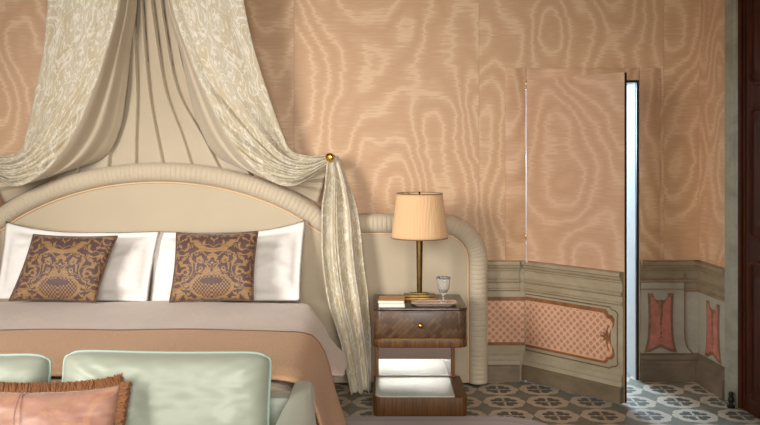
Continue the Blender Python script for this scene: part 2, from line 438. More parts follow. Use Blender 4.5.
def rose_panel(cx, w, z0, z1, y, tr=None, names=('trim_11','trim_12','trim_13')):
    """narrow painted cartouche: concave top, flared foot with a notch"""
    def outline(s):
        h = w/2-s; a, b = z0+s*1.1, z1-s; m = a+(b-a)*.55
        R_ = [(0, b-.05), (h*.25, b-.047), (h*.42, b-.03), (h*.46, b), (h*.78, b), (h*.77, b-.05), (h*.74, b-.09), (h*.73, m), (h*.79, a+.10), (h*.87, a+.05), (h, a), (h*.62, a+.004), (h*.32, a+.022), (0, a+.036)]
        L = R_ + [(-p, q) for p, q in R_[-2:0:-1]]
        return [(cx+p, q) for p, q in L]
    A = obj(names[0], prism(outline(0), y-.004, y, axis='y'), 'painted_line', smooth=False)
    B = obj(names[1], prism(outline(.025), y-.007, y-.001, axis='y'), 'painted_rose', smooth=False)
    bm = bmesh.new(); mz = z1-.06
    for k, (dz, r) in enumerate(((0,.016),(-.03,.022),(-.065,.014),(-.09,.02),(-.12,.012),(-.15,.016),(-.185,.010),(-.22,.012),(-.25,.008),(-.28,.006))):
        add_lathe(bm, [(0,-r*1.3),(r*.6,-r*.8),(r*.75,0),(r*.5,r*.8),(0,r*1.2)], 10, (cx, y-.007, mz+dz))
    for v in bm.verts: v.co.y = y-.007+(v.co.y-(y-.007))*.25
    G = obj(names[2], bm, 'painted_line')
    for o in (A, B, G):
        struct(o)
        if tr: tr(o)
rose_panel((R0+R1)/2-.015, .235, .205, .625, -.026)
rose_panel(.245, .25, .205, .60, -.012, rw, ('trim_14','trim_15','trim_16'))
# marble jamb and wooden door on the right wall
bm = prism([(.46,.02),(.46,-.035),(.53,-.035),(.54,-.045),(.60,-.045),(.61,-.035),(.66,-.035),(.66,.2),(.46,.2)], 0, 3.6)
struct(rw(obj('trim_17', bm, 'jamb_marble')))
dd = rw(obj('door_2', box(.665, 1.5, -.03, .03, .012, 3.4), 'dark_wood')); struct(dd)
bm = bmesh.new()
for z0, z1 in ((.1,.95),(1.1,1.9),(2.05,3.1)):
    o_ = rrect(.80, 1.4, z0, z1, .05, 4); add_tube(bm, [(a, -.032, b) for a, b in o_], .016, 8, True)
    o_ = rrect(.86, 1.34, z0+.06, z1-.06, .05, 4); add_prism(bm, o_, -.044, -.028, .008, axis='y')
obj('door_panel', bm, 'dark_wood', dd)
bm = box(.665, .70, -.05, -.028, .012, 3.4, .006); add_box(bm, .72, .735, -.04, -.028, .012, 3.4, .004)
obj('door_moulding', bm, 'dark_wood', dd)
hg = tag(rw(obj('door_stop', lathe([(0,0),(.024,0),(.026,.012),(.014,.018),(.012,.03),(.02,.04),(.02,.06),(.012,.07),(.017,.085),(.012,.1),(0,.104)], 16), 'dark_metal')), 'small dark turned metal door stop on the tiles at the foot of the marble jamb', 'door stop')
hg.location = Vector((XC,0,0)) + Matrix.Rotation(ang, 3, 'Z') @ Vector((.63, -.075, 0))

# passage behind the jib door: white plastered walls
struct(obj('wall_passage', box(OX1, OX1+.12, WT, 2.4, 0, 2.6), 'passage_plaster', smooth=False))
struct(obj('wall_passage_left', box(.72, HX0-.2, WT, 2.4, 0, 2.6), 'passage_plaster', smooth=False))
struct(obj('wall_passage_end', box(.72, OX1+.12, 2.4, 2.52, 0, 2.6), 'passage_plaster', smooth=False))
struct(obj('ceiling_passage', box(.72, OX1+.12, WT, 2.52, 2.6, 2.66), 'passage_plaster', smooth=False))
struct(obj('trim_18', box(OX1-.006, OX1, .020, WT, 0, OZ), 'passage_plaster', smooth=False)); struct(obj('trim_22', box(HX0-.004, OX1-.006, .020, WT, OZ-.006, OZ), 'passage_plaster', smooth=False))
struct(obj('trim_19', box(OX1-.004, OX1+.012, -.004, .020, 0, OZ+.010), 'dark_metal', smooth=False)); struct(obj('trim_23', box(HX0, OX1-.004, -.004, .020, OZ-.006, OZ+.010), 'dark_metal', smooth=False))
# papered frame around the jib door
fx0, fx1, fz1 = (505-HX)/140, (659-HX)/140, (380-68)/140
struct(obj('trim_20', box(fx0, HX0-.003, -.014, 0, .857, fz1, .002), 'moire_frame')); struct(obj('trim_24', box(OX1+.014, fx1, -.014, 0, .857, fz1, .002), 'moire_frame')); struct(obj('trim_25', box(HX0-.001, OX1+.012, -.014, 0, OZ+.011, fz1, .002), 'moire_frame'))

# the jib door itself, swung 47 degrees into the room
jd = obj('door_1', box(0, .784, 0, .024, .012, OZ+.012), 'moire_door', smooth=False)
jd.location = (HX0+.001, -.004, 0); jd.rotation_euler = (0, 0, math.radians(-47.5)); struct(jd)
DW = .781
PB = [(0,.014)]+[(p, max(z,.014)) for p, z in P_SKIRT[1:]]
def dpart(name, bm, mat, lab=None, **k):
    o = obj(name, bm, mat, jd, **k)
    if lab: o['label'] = lab
    return o
dpart('skirting', run(PB, 0, DW), 'dado_base')
dpart('sill_moulding', run(P_SILL, 0, DW), 'dado_grey')
dpart('painted_dado', run(P_FIELD, 0, DW), 'dado_grey')
dpart('chair_rail', run(P_RAIL, 0, DW), 'dado_rail')
def cart(x1, z0, z1, n=.045):
    """panel outline whose right end has scrolled, notched corners"""
    return [(0.004, z0), (x1-n*1.5, z0), (x1-n*1.2, z0+.012), (x1-n, z0+.03), (x1-n*.4, z0+.035), (x1, z0+.06), (x1-.006, z0+.10), (x1-n*.6, z0+.135), (x1-n*.7, (z0+z1)/2), (x1-n*.6, z1-.135), (x1-.006, z1-.10), (x1, z1-.06), (x1-n*.4, z1-.035), (x1-n, z1-.03), (x1-n*1.2, z1-.012), (x1-n*1.5, z1), (0.004, z1)]
dpart('painted_border', prism(cart(0.721, .246, .602), -.0155, -.011, axis='y'), 'painted_brown')
dpart('painted_margin', prism(cart(0.708, .262, .576), -.0168, -.012, axis='y'), 'painted_pale')
dpart('lattice_panel', prism(cart(0.698, .272, .566), -.0185, -.013, axis='y'), 'lattice')
bm = tube([(x, -.013, z) for x, z in [(0.004,.222),(.686,.222),(.70,.235),(.726,.24),(.744,.255),(.741,.29),(.741,.55),(.744,.585),(.726,.60),(.70,.605),(.686,.62),(.004,.62)]], .0045, 6)
dpart('painted_outline', bm, 'painted_line')
bm = bmesh.new()
for a in (-70,-35,0,35,70):
    L_ = .06 if a == 0 else .045; dx, dz = math.cos(math.radians(a+180)), math.sin(math.radians(a+180))
    add_tube(bm, [(.676+dx*L_*q, -.0185, .42+dz*L_*q+(.006*math.sin(q*3))) for q in (0,.25,.5,.75,1)], lambda q: .001+.009*math.sin(min(q+.12,1)*PI*.9), 8)
add_tube(bm, [(.681,-.0185,.34),(.668,-.0185,.37),(.678,-.0185,.42),(.668,-.0185,.47),(.681,-.0185,.50)], .005, 6)
for v in bm.verts: v.co.y = -.0185+(v.co.y+.0185)*.3
dpart('painted_leaf_scroll', bm, 'painted_brown')
dpart('door_edge', box(.781, .787, .001, .023, .014, OZ+.010), 'dark_wood')
bm = bmesh.new()
for z in (.3, 1.0, 2.08): add_tube(bm, [(-.004,.004,z),(-.004,.004,z+.03)], .006, 8)
dpart('hinge', bm, 'brass')

# ------------------------------------------------------------------ rug
def rug_out(s): return rrect(-3.0+s, 1.06-s, -4.2+s, -.835-s, [.3-s*.5, .3-s*.5, .34-s*.5, .3-s*.5], 12)
rug = thing('rug', 'mauve brown low pile rug with rounded corner lying in front of the nightstand', 'rug')
obj('border', prism(rug_out(0), .001, .010, .003), 'rug_border', rug)
obj('field', prism(rug_out(.10), .004, .0125, .002), 'rug_field', rug)

# ------------------------------------------------------------------ headboard
BX = -1.545                                   # bed centre line
k_ = 5.76/F
def hp(px, py): return ((px-HX)*k_, CZ-(py-HY)*k_)
WX = hp(488,0)[0]; WZ = hp(0,214)[1]; AP = hp(0,162.5)[1]; AX = hp(326,0)[0]
def outline():
    """right half, from the floor up and over to the crown of the arch, offset to the mid of the roll"""
    L = [(WX, 0.02), (WX, .3), (WX, .6)]; R = .33
    for k in range(0, 11):
        a = k/10*PI/2; L.append((WX-R+R*math.cos(a), WZ-R+R*math.sin(a)))
    half = AX-BX
    for f in (.75,.5,.25): L.append((AX+(WX-R-AX)*f, WZ))
    for k in range(0, 25):
        f = 1-k/24; x = BX+half*f
        L.append((x, WZ+(AP-WZ)*(max(0,1-f**2.05))**.86))
    return L
OUT = outline()
def full(L): return L + [(2*BX-x, z) for x, z in L[-2::-1]]
def offset(L, d):
    out = []
    for i in range(len(L)):
        a, b = L[max(i-1,0)], L[min(i+1,len(L)-1)]; t_ = Vector((b[0]-a[0], b[1]-a[1])).normalized()
        out.append((L[i][0]-t_.y*d, L[i][1]+t_.x*d))
    return out
def resample(L, step):
    acc = [0]
    for a, b in zip(L, L[1:]): acc.append(acc[-1]+math.hypot(b[0]-a[0], b[1]-a[1]))
    n = int(acc[-1]/step); out = []; j = 0
    for i in range(n+1):
        s = acc[-1]*i/n
        while j < len(acc)-2 and acc[j+1] < s: j += 1
        f = (s-acc[j])/max(1e-9, acc[j+1]-acc[j]); out.append((L[j][0]+(L[j+1][0]-L[j][0])*f, L[j][1]+(L[j+1][1]-L[j][1])*f))
    return out
hb = thing('headboard', 'wide cream upholstered headboard with arched crown and pleated roll edge against the back wall', 'headboard', (BX, -.02, 0))
def hbl(bm):
    for v in bm.verts: v.co.x -= BX; v.co.y += .02
    return bm
RW_ = .135                                    # roll width
fullo = full(OUT)
inn = offset(fullo, RW_*.55)
obj('panel', hbl(prism([(x, max(z,.02)) for x, z in inn], -.135, -.092, axis='y')), 'linen_panel', hb)
res = resample(fullo, .004)
# keep the path tangents gentle
bm = bmesh.new(); rows = []
sm = list(res)
for it in range(6):
    sm = [sm[0]]+[((sm[i-1][0]+sm[i][0]*2+sm[i+1][0])/4, (sm[i-1][1]+sm[i][1]*2+sm[i+1][1])/4) for i in range(1, len(sm)-1)]+[sm[-1]]
res = sm
NS = 12
for i, (x, z) in enumerate(res):
    a, b = res[max(i-3,0)], res[min(i+3,len(res)-1)]; t_ = Vector((b[0]-a[0], b[1]-a[1])).normalized(); nx, nz = -t_.y, t_.x
    s = i*.004; row = []
    for k in range(NS+1):
        q = k/NS; th = q*PI
        ple = (.001-.0060*max(0, math.cos(s*PI/.034+1.2*math.sin(s*7)+q*.5))**14-.0060*max(0, -math.cos(s*PI/.034+1.2*math.sin(s*7)+q*.5))**12+mnoise.noise((s*50, q*2, 0))*.002)*math.sin(th)
        wv = RW_/2-RW_/2*math.cos(th)
        row.append(bm.verts.new((x+nx*wv, -.10-(.085+ple)*math.sin(th)**.7, max(z+nz*wv, .015))))
    # back
    row.append(bm.verts.new((x+nx*RW_, -.09, max(z+nz*RW_, .015)))); row.append(bm.verts.new((x, -.09, max(z,.015))))
    rows.append(row)
for a, b in zip(rows, rows[1:]):
    for k in range(len(a)): 
        try: bm.faces.new((a[k], a[(k+1) % len(a)], b[(k+1) % len(a)], b[k]))
        except ValueError: pass
bm.faces.new(rows[0]); bm.faces.new(rows[-1])
o = obj('pleated_roll', hbl(bm), 'linen_roll', hb, auto=0); 
pp = resample(offset(resample(fullo,.02), RW_+.004), .02)
obj('piping', hbl(tube([(x, -.141, max(z,.03)) for x, z in pp], .0065, 8)), 'piping', hb)

# ------------------------------------------------------------------ bed
BT = .645
bed = thing('bed', 'large double bed with cream valance standing against the arched headboard', 'bed', (BX, -1.3, 0))
def bl(bm):
    for v in bm.verts: v.co.x -= BX; v.co.y += 1.3
    return bm
obj('valance', bl(prism(rrect(BX-1.06, BX+1.06, -2.38, -.21, .04, 4), .014, .34, .01)), 'valance', bed)
obj('mattress', bl(prism(rrect(BX-1.07, BX+1.07, -2.40, -.205, .08, 6), .34, .60, .05)), 'mattress', bed)
def section(s, flare, hem, top):
    """bedding cross-section: s -1..1 over the whole width (hem to hem)"""
    sg = 1 if s >= 0 else -1; a = abs(s); flat = .72
    if a < flat:
        x = a/flat*1.06; z = top-.012*(a/flat)**4
    else:
        q = (a-flat)/(1-flat)
        x = 1.06+(.13*math.sin(min(q/.42,1)*PI/2)) + flare*q**1.3
        z = top-.012-.10*(1-math.cos(min(q/.42,1)*PI/2)) - max(0, q-.18)*(top-.11-hem)/.82
    return sg*x, z
def duvet_fn(u, v):
    y = -.50-v*1.56; s = u*2-1
    fl = (.155*smooth01(-.55, -1.15, y)+.012)*(1-.92*smooth01(-1.42,-1.6,y)); ed = -.06*(1-smooth01(-.45,-1.0,y))
    x, z = section(s, fl, .42+.06*smooth01(-1.4,-1.65,y), BT+.012*math.sin(v*3)+.008)
    if s > 0: x += ed*smooth01(.7,.8,s)
    w = mnoise.noise((x*2.2, y*2.2, 3))*.009+mnoise.noise((x*6, y*5, 1))*.004
    if abs(s) > .78: w = 0; x += (.010*math.sin(y*7+s)+.005*math.sin(y*19))*(1-smooth01(-1.4,-1.6,y))*(abs(s)-.78)/.22*(1 if s>0 else -1)
    e = smooth01(0, .05, v); z = z*(e)+(z-.03)*(1-e)
    return Vector((BX+x, y, z+w))
o = grid('duvet', duvet_fn, 120, 70, 'duvet', None, .02)
tag(o, 'mauve beige quilted duvet spread over the large bed and hanging over its side', 'duvet')
def cover_fn(u, v):
    y = -2.10-v*.35; s = u*2-1
    x, z = section(s, .15, .10, BT-.006+.014*smooth01(.55,.8,v))
    if abs(s) > .72: x -= .004*(1 if s>0 else -1)
    z -= .05*smooth01(.94,1,v)
    if abs(s) > .78: x += .012*math.sin(y*9+s)*(abs(s)-.78)/.22*(1 if s>0 else -1)
    return Vector((x, y+1.3, z))
grid('coverlet', cover_fn, 100, 30, 'valance', bed, .008)['label'] = 'cream coverlet hanging at the foot'
def throw_fn(u, v):
    y = -1.59-v*.80; s = u*2-1; fl = .115
    x, z = section(s, fl*1.05, .17, BT+.058-.022*smooth01(.88,1,v)); 
    if abs(s) > .72: x += .055*smooth01(.70,.8,abs(s))*(1 if s>0 else -1)
    w = mnoise.noise((x*2.2, y*2.2, 3))*.010
    if abs(s) > .72: x += (.014*math.sin(v*7+1))*smooth01(.76,1,abs(s))*(1 if s>0 else -1); y += .17*smooth01(.74,1,abs(s))*v**2; w = 0
    return Vector((BX+x, y, z+w))
o = grid('throw_blanket', throw_fn, 120, 24, 'blanket', None, .012)
tag(o, 'tan woollen throw blanket folded across the foot of the bed behind the sofa', 'blanket')

def pillow_bm(w, h, t, fl=0, pinch=.05, seed=0, wr=.006, p=2.6, nx=36, ny=28, sag=0, ear=0.0, shear=0):
    """upright pillow: x width, z height, y thickness, its foot at z=0"""
    bm = bmesh.new(); rows = {}
    for side in (-1, 1):
        for j in range(ny+1):
            for i in range(nx+1):
                u, v = i/nx*2-1, j/ny*2-1
                edge = i in (0,nx) or j in (0,ny)
                if edge and side == 1: rows[(1,i,j)] = rows[(-1,i,j)]; continue
                hw, hh = w/2, h/2
                bx = (hw-fl)/hw; bz = (hh-fl)/hh
                uu, vv = min(abs(u)/bx,1), min(abs(v)/bz,1)
                th = t/2*((1-uu**p)*(1-vv**p))**.55 if fl or not edge else 0
                th = max(th, .004 if not edge else 0)
                x = u*hw*(1-pinch*(1-v*v)**1.0*abs(u)); z = v*hh*(1-pinch*1.2*(1-u*u)*abs(v))
                if ear and v > 0: z += (ear*(abs(u)**6) if not fl else abs(ear)*max(0, u*math.copysign(1, ear))**2.5)*v**2
                n = mnoise.noise((u*3+seed, v*3, side*2+seed)); n2 = mnoise.noise((u*7+seed, v*9, seed))
                cr = math.exp(-((1-abs(u))**2+(1-abs(v))**2)*3)*math.sin((abs(u)-abs(v))*22)*.5
                th += (n*wr*1.4+n2*wr*.7+cr*wr)*(0 if edge else 1)*min(1,(1-uu)*4+.2)*min(1,(1-vv)*4+.2)
                if sag: z -= sag*(1-u*u)*(v+1)/2
                if p >= 5:
                    q_ = (abs(u)*abs(v))**10; x -= math.copysign(.022*q_, u); z -= math.copysign(.022*q_, v)
                x += shear*z
                if fl: x *= 1-.045*(1-v)/2*abs(u)**3
                yy = side*th + (mnoise.noise((u*2.5, v*2.5, seed+9))*.006 if fl else 0)
                rows[(side,i,j)] = bm.verts.new((x, yy, z+hh))
    for side in (-1, 1):
        for j in range(ny):
            for i in range(nx):
                q = [rows[(side,i,j)], rows[(side,i+1,j)], rows[(side,i+1,j+1)], rows[(side,i,j+1)]]
                bm.faces.new(q if side == -1 else q[::-1])
    rim = [rows[(-1,i,0)].co.copy() for i in range(nx)]+[rows[(-1,nx,j)].co.copy() for j in range(ny)]+[rows[(-1,i,ny)].co.copy() for i in range(nx,0,-1)]+[rows[(-1,0,j)].co.copy() for j in range(ny,0,-1)]
    return bm, rim
def place(o, px, py, d, tilt, yaw=0, roll=0):
    o.location = P(px, py, d); o.rotation_mode = 'XYZ'
    o.rotation_euler = (math.radians(-tilt), math.radians(roll), math.radians(yaw)); return o
bm, _ = pillow_bm(1.05, .495, .19, .045, .02, 1, .013, 2.8, 48, 34, .008, .07)
o = obj('pillow', bm, 'white_cotton', auto=0); place(o, 225, 302, 5.485, 22, 0, -.8)
tag(o, 'white flanged pillow leaning on the headboard beside the hanging brocade curtain', 'pillow', 'white bed pillows')
bm, _ = pillow_bm(1.06, .49, .19, .045, .02, 5, .013, 2.8, 48, 34, .014, -.05)
o = obj('pillow', bm, 'white_cotton', auto=0); place(o, 71, 301, 5.44, 22, 0, 1)
tag(o, 'white flanged pillow on the far left, behind the slanting brown cushion', 'pillow', 'white bed pillows')
def small_cushion(px, tilt, roll, shear, label, seed, w, h):
    r = thing('damask_cushion', label, 'cushion', group='brown damask cushions')
    bm, rim = pillow_bm(w, h, .15, 0, .045, seed, .004, 2.3, 32, 32, 0, 0, shear)
    for v in bm.verts: v.co.z -= h/2
    o = obj('cover', bm, 'damask', r, auto=0); o.location = (0,0,h/2)
    obj('edge_piping', tube([(a.x, a.y, a.z) for a in rim], .005, 6, True), 'cushion_dark_back', r)
    place(r, px, 301.5, 5.22, tilt, 0, roll); return r
small_cushion(59, 20, 1, .20, 'brown and gold damask cushion on the left, slanting to one side', 3, .545, .43)
small_cushion(212.5, 20, -1, .03, 'brown and gold damask cushion standing square on the right, nearer the lamp', 8, .53, .45)

# ------------------------------------------------------------------ bed curtains
def ctr(L): return [P(*p) for p in L]
outer = ctr([(236,-70,5.40),(240,-30,5.42),(245,8,5.46),(254,48,5.52),(267,90,5.58),(281,130,5.65),(292,151,5.70),(313,156,5.73),(333,154,5.745)])
inner = ctr([(163,-70,5.40),(167,-30,5.42),(173,8,5.44),(188,52,5.48),(205,92,5.52),(229,138,5.55),(258,172,5.57),(292,186,5.60),(329,164,5.70)])
lin_in = ctr([(160,-70,5.50),(163,-30,5.55),(168,10,5.60),(180,50,5.68),(189,90,5.74),(201,130,5.81),(220,158,5.835),(262,174,5.838),(318,203,5.838)])
tail_l = ctr([(327,159,5.69),(324,185,5.64),(321,212,5.60),(322,262,5.55),(329,305,5.52),(340,345,5.48),(350,394,5.47)])
tail_r = ctr([(338,156,5.72),(350,185,5.67),(358,215,5.62),(363,260,5.60),(368,302,5.59),(371,345,5.58),(372,391,5.57)])
def mir(v, m): return Vector((2*BX-v.x, v.y, v.z)) if m else v
def curtain_set(m, label):
    r = thing('bed_curtain', label, 'curtain', mir(P(333,157,5.75), m), group='brocade bed curtains')
    base = r.location.copy()
    def swag(u, t):
        a, b = spline(outer, t), spline(inner, t)
        p = a.lerp(b, u)
        low = smooth01(.45, .9, t)
        uu = u+.06*math.sin(u*7+t*3); amp = .020*(1-low)+.050*low
        ph = 2*PI*(1.7*uu+4.2*low*uu)+1.0+.8*math.sin(t*4)
        f = math.sin(ph); f = math.copysign(abs(f)**.8, f)*(.7+.5*math.sin(u*5+2))+.3*math.sin(2.3*ph+1+3*t)*(.3+low)
        end = 1-.55*smooth01(.88, 1, t)
        edge = min(1, u*8, (1-u)*8)
        p.y -= amp*f*end*edge + .025*edge*low*math.sin(u*PI)
        p.z += .016*f*low*end*edge
        p.z -= .02*low*(1-smooth01(.9,1,t))*mnoise.noise((u*9, t*4, 2))
        p.x += .006*math.sin(t*9+u*12)*edge
        return mir(p, m)-base
    grid('swag', swag, 120, 110, 'brocade', r, .005, (1.1, 3.2))
    def lining(u, t):
        a, b = spline(inner, t), spline(lin_in, t); p = a.lerp(b, u)
        nf = 2.0+1.5*smooth01(.6,1,t)
        p.y -= (.022-.012*smooth01(.5,.8,t)*u)*math.sin(2*PI*nf*u+.6)*math.sin(PI*min(u*1.2,1))
        return mir(p, m)-base
    o = grid('lining', lining, 48, 80, 'linen_lining', r, .004); o['label'] = 'plain beige lining'
    def tail(u, t):
        a, b = spline(tail_l, t), spline(tail_r, t); p = a.lerp(b, u)
        g = smooth01(0, .25, t); ph = 2*PI*(2.6*u+.25*math.sin(t*3))
        p.y -= (.010+.036*g)*(math.sin(ph)+.3*math.sin(2.7*ph+2))*min(1, u*6+.3, (1-u)*6+.3)*.8
        p.x += .008*g*math.sin(ph*1.0+1.3)+.006*mnoise.noise((u*4, t*7, 5))
        p.z = max(p.z, .006)
        if t > .9: p.z = max(.006, p.z+.004*math.sin(u*20))
        return mir(p, m)-base
    grid('tail', tail, 64, 90, 'brocade', r, .005, (.9, 2.6))
    # gathered knot of cloth over the holdback
    k = thing('curtain_holdback', ('round brass curtain knob on the wall holding back the right bed curtain' if not m else 'brass curtain knob on the wall holding back the left bed curtain'), 'curtain knob', mir(P(332,157,5.9), m))
    bm = lathe([(0,0),(.022,0),(.022,.006),(.010,.010),(.008,.20),(.012,.21),(.018,.216),(.028,.226),(.031,.238),(.028,.250),(.018,.258),(.014,.262),(.012,.266),(0,.268)], 28)
    bmesh.ops.rotate(bm, verts=bm.verts, cent=(0,0,0), matrix=Matrix.Rotation(PI/2, 3, 'X'))
    obj('knob', bm, 'brass', k)
curtain_set(False, 'pale gold brocade bed curtain swept right to the brass knob and falling beside the nightstand')
curtain_set(True, 'pale gold brocade bed curtain swept off to the left edge of the picture')
bk_l = ctr([(112,-70,5.6),(108,-20,5.64),(105,30,5.70),(98,90,5.80),(72,140,5.855),(48,200,5.875)])
bk_r = ctr([(166,-70,5.6),(168,-20,5.64),(176,30,5.70),(192,90,5.80),(228,140,5.855),(266,200,5.875)])
FOLD = [0,.16,.22,.42,.47,.66,.72,.86,1.0]
def backdrop(u, t):
    # cloth hangs in broad flat pleats parted by narrow tucks
    p = spline(bk_l, t).lerp(spline(bk_r, t), u)
    k = 1-.5*smooth01(.3,.75,t)
    q = (u+.012*math.sin(t*5+u*20))*6.6+.25; fr = q-math.floor(q)
    lap = min(fr/.93, 1)*(1 if fr < .93 else (1-fr)/.07)
    p.y += k*.035-k*.075*lap**.8
    p.y = min(p.y, -.010)
    return p
o = grid('backdrop_curtain', backdrop, 260, 60, 'linen_lining', None, .004)
tag(o, 'plain beige pleated curtain hanging behind the headboard crown between the two brocade curtains', 'curtain')

# ------------------------------------------------------------------ nightstand
NX0, NX1, NY0, NY1, NT_ = -.040, .538, -.82, -.315, .668
NC = ((NX0+NX1)/2, (NY0+NY1)/2)
ns = thing('nightstand', 'dark parquet nightstand with drawer and open mirrored shelf beside the curtain', 'nightstand', (NC[0], NC[1], 0))
def nl(bm):
    for v in bm.verts: v.co.x -= NC[0]; v.co.y -= NC[1]
    return bm
def ribbed(x0, x1, y0, y1, r, step=.0095, amp=.0022):
    L = rrect(x0, x1, y0, y1, r, 10); L = resample(L+[L[0]], step/4)[:-1]; out = []
    for i in range(len(L)):
        a, b = L[i-1], L[(i+1) % len(L)]; t_ = Vector((b[0]-a[0], b[1]-a[1])).normalized()
        q = amp*abs(math.sin(i*PI/4)); out.append((L[i][0]+t_.y*q, L[i][1]-t_.x*q))
    return out
RC = [.055,.055,.012,.012]
obj('base', nl(prism(ribbed(NX0,NX1,NY0,NY1,RC), .0, .118, .003)), 'ribbed_wood', ns, auto=60)
obj('shelf', nl(prism(rrect(NX0+.012,NX1-.075,NY0+.012,NY1-.03,[.045,.01,.01,.01]), .116, .122, .001)), 'silver_leaf', ns)['label'] = 'pale hammered silver shelf surface'
obj('back_mirror', nl(box(NX0+.02, NX1-.06, NY1-.03, NY1-.018, .118, .43)), 'mirror', ns, smooth=False)['label'] = 'upright mirror at the back of the shelf'
obj('shelf_fillet', nl(box(NX0+.02, NX1-.06, NY1-.037, NY1-.03, .118, .129)), 'ribbed_wood', ns)
for x0 in (NX0+.005, NX1-.062+.0): obj('post', nl(box(x0, x0+.026, NY1-.045, NY1-.012, .118, .43, .003)), 'post_wood', ns)
obj('apron', nl(prism(ribbed(NX0,NX1,NY0,NY1,RC), .425, .478, .003)), 'ribbed_wood', ns, auto=60)
obj('brass_band', nl(prism(rrect(NX0-.001,NX1+.001,NY0-.002,NY1,RC), .476, .483)), 'brass', ns)
obj('carcass', nl(prism(rrect(NX0,NX1,NY0,NY1,RC), .483, .650, .002)), 'marquetry', ns)
obj('top', nl(prism(rrect(NX0-.002,NX1+.002,NY0-.004,NY1,RC), .650, NT_, .003)), 'stand_top', ns)
dr = obj('drawer', nl(box(NX0+.058, NX1-.058, NY0-.006, NY0+.02, .490, .644, .002)), 'marquetry', ns)
bm = lathe([(0,0),(.007,0),(.006,.012),(.012,.016),(.016,.022),(.015,.03),(.008,.036),(0,.037)], 20)
bmesh.ops.rotate(bm, verts=bm.verts, cent=(0,0,0), matrix=Matrix.Rotation(PI/2, 3, 'X'))
for v in bm.verts: v.co += Vector((NC[0], NY0-.006, .567))
obj('knob', nl(bm), 'brass', dr)
# lamp
lx, ly = P(419.5, 0, 5.38).x, 5.38-D
lamp = thing('table_lamp', 'brass table lamp with tan pleated shade standing on the nightstand', 'lamp', (lx, ly, NT_))
bm = box(-.118,.118,-.062,.062,0,.022,.002); add_box(bm, -.10,.10,-.05,.05,.022,.036,.002); add_box(bm, -.06,.06,-.03,.03,.036,.046,.002)
obj('base', bm, 'antique_brass', lamp)
obj('stem', lathe([(.0145,.044),(.017,.06),(.0205,.30),(.0225,.40),(.0225,.44),(.012,.45),(.01,.686),(0,.688)], 24), 'antique_brass', lamp)
z0, z1 = .405, .692; bm = bmesh.new(); n = 440; rows = []
def shr(f): return .182-(.182-.149)*f
for f in [k/14 for k in range(15)]:
    rows.append([bm.verts.new(((shr(f)+.0013*math.sin(i*PI/2)+.0015*mnoise.noise((i*.3,f*2,0)))*math.cos(2*PI*i/n), (shr(f)+.0013*math.sin(i*PI/2)+.0015*mnoise.noise((i*.3,f*2,0)))*math.sin(2*PI*i/n), z0+(z1-z0)*f)) for i in range(n)])
for a, b in zip(rows, rows[1:]):
    for i in range(n): bm.faces.new((a[i], a[(i+1) % n], b[(i+1) % n], b[i]))
sh = obj('lamp_shade', bm, 'lamp_fabric', lamp, auto=0); s = sh.modifiers.new('solidify', 'SOLIDIFY'); s.thickness = .003
for r, z in ((.1825, z0), (.1495, z1)): obj('trim_band', tube([(r*math.cos(2*PI*i/64), r*math.sin(2*PI*i/64), z) for i in range(64)], .0035, 8, True), 'lamp_trim', sh)
bm = bmesh.new()
for a in (0, 2*PI/3, 4*PI/3): add_tube(bm, [(0,0,z1-.015),(.148*math.cos(a), .148*math.sin(a), z1-.006)], .002, 6)
obj('spider', bm, 'dark_metal', lamp)
obj('finial', lathe([(0,.685),(.005,.687),(.005,.693),(.007,.696),(.006,.702),(0,.705)], 12), 'dark_metal', lamp)
# notebooks
def pile(z0, z1, mat, w, dpt, rot, label, cx, cy):
    r = thing('notebook', label, 'notebook', (cx, cy, z0), (0,0,math.radians(rot)), 'notebooks on the nightstand')
    obj('pages', box(-w/2+.003, w/2-.003, -dpt/2+.003, dpt/2-.003, .002, z1-z0-.002), 'paper_white', r)
    bm = box(-w/2, w/2, -dpt/2, dpt/2, 0, .002); add_box(bm, -w/2, w/2, -dpt/2, dpt/2, z1-z0-.002, z1-z0); add_box(bm, -w/2, -w/2+.002, -dpt/2, dpt/2, 0, z1-z0)
    obj('cover', bm, mat, r, smooth=False)
cx = P(391.5, 0, 5.25).x; cy = 5.20-D
pile(NT_, NT_+.022, 'paper_white', .163, .165, 0, 'white notebook lying flat, underneath the tan one', cx, cy)
pile(NT_+.022, NT_+.041, 'card_tan', .165, .165, -3, 'tan covered notebook lying on top of the white one beside the lamp', cx, cy)
# tray
tx, ty = P(434, 0, 5.2).x, 5.2-D
tr_ = thing('tray', 'small ornate silver rectangular tray on the front of the nightstand top', 'tray', (tx, ty, NT_))
def ell(s): 
    return rrect(-.14+s, .14-s, -.062+s*.8, .062-s*.8, .028, 6)
bm = bmesh.new(); rings = [(.022,.0),(.02,.004),(.008,.010),(0,.016),(.0,.019),(.010,.014),(.024,.007)]
rows = [[bm.verts.new((x,y,z)) for x, y in ell(s)] for s, z in rings]
for a, b in zip(rows, rows[1:]):
    for i in range(len(a)): bm.faces.new((a[i], a[(i+1) % len(a)], b[(i+1) % len(a)], b[i]))
bm.faces.new(rows[0][::-1]); bm.faces.new(rows[-1])
obj('dish', bm, 'silver', tr_)
bm = bmesh.new(); L = resample(ell(0)+[ell(0)[0]], .011)
for x, y in L[:-1]: add_lathe(bm, [(0,-.004),(.0045,-.001),(.0045,.002),(0,.005)], 8, (x, y, .018))
obj('beaded_rim', bm, 'silver', tr_)
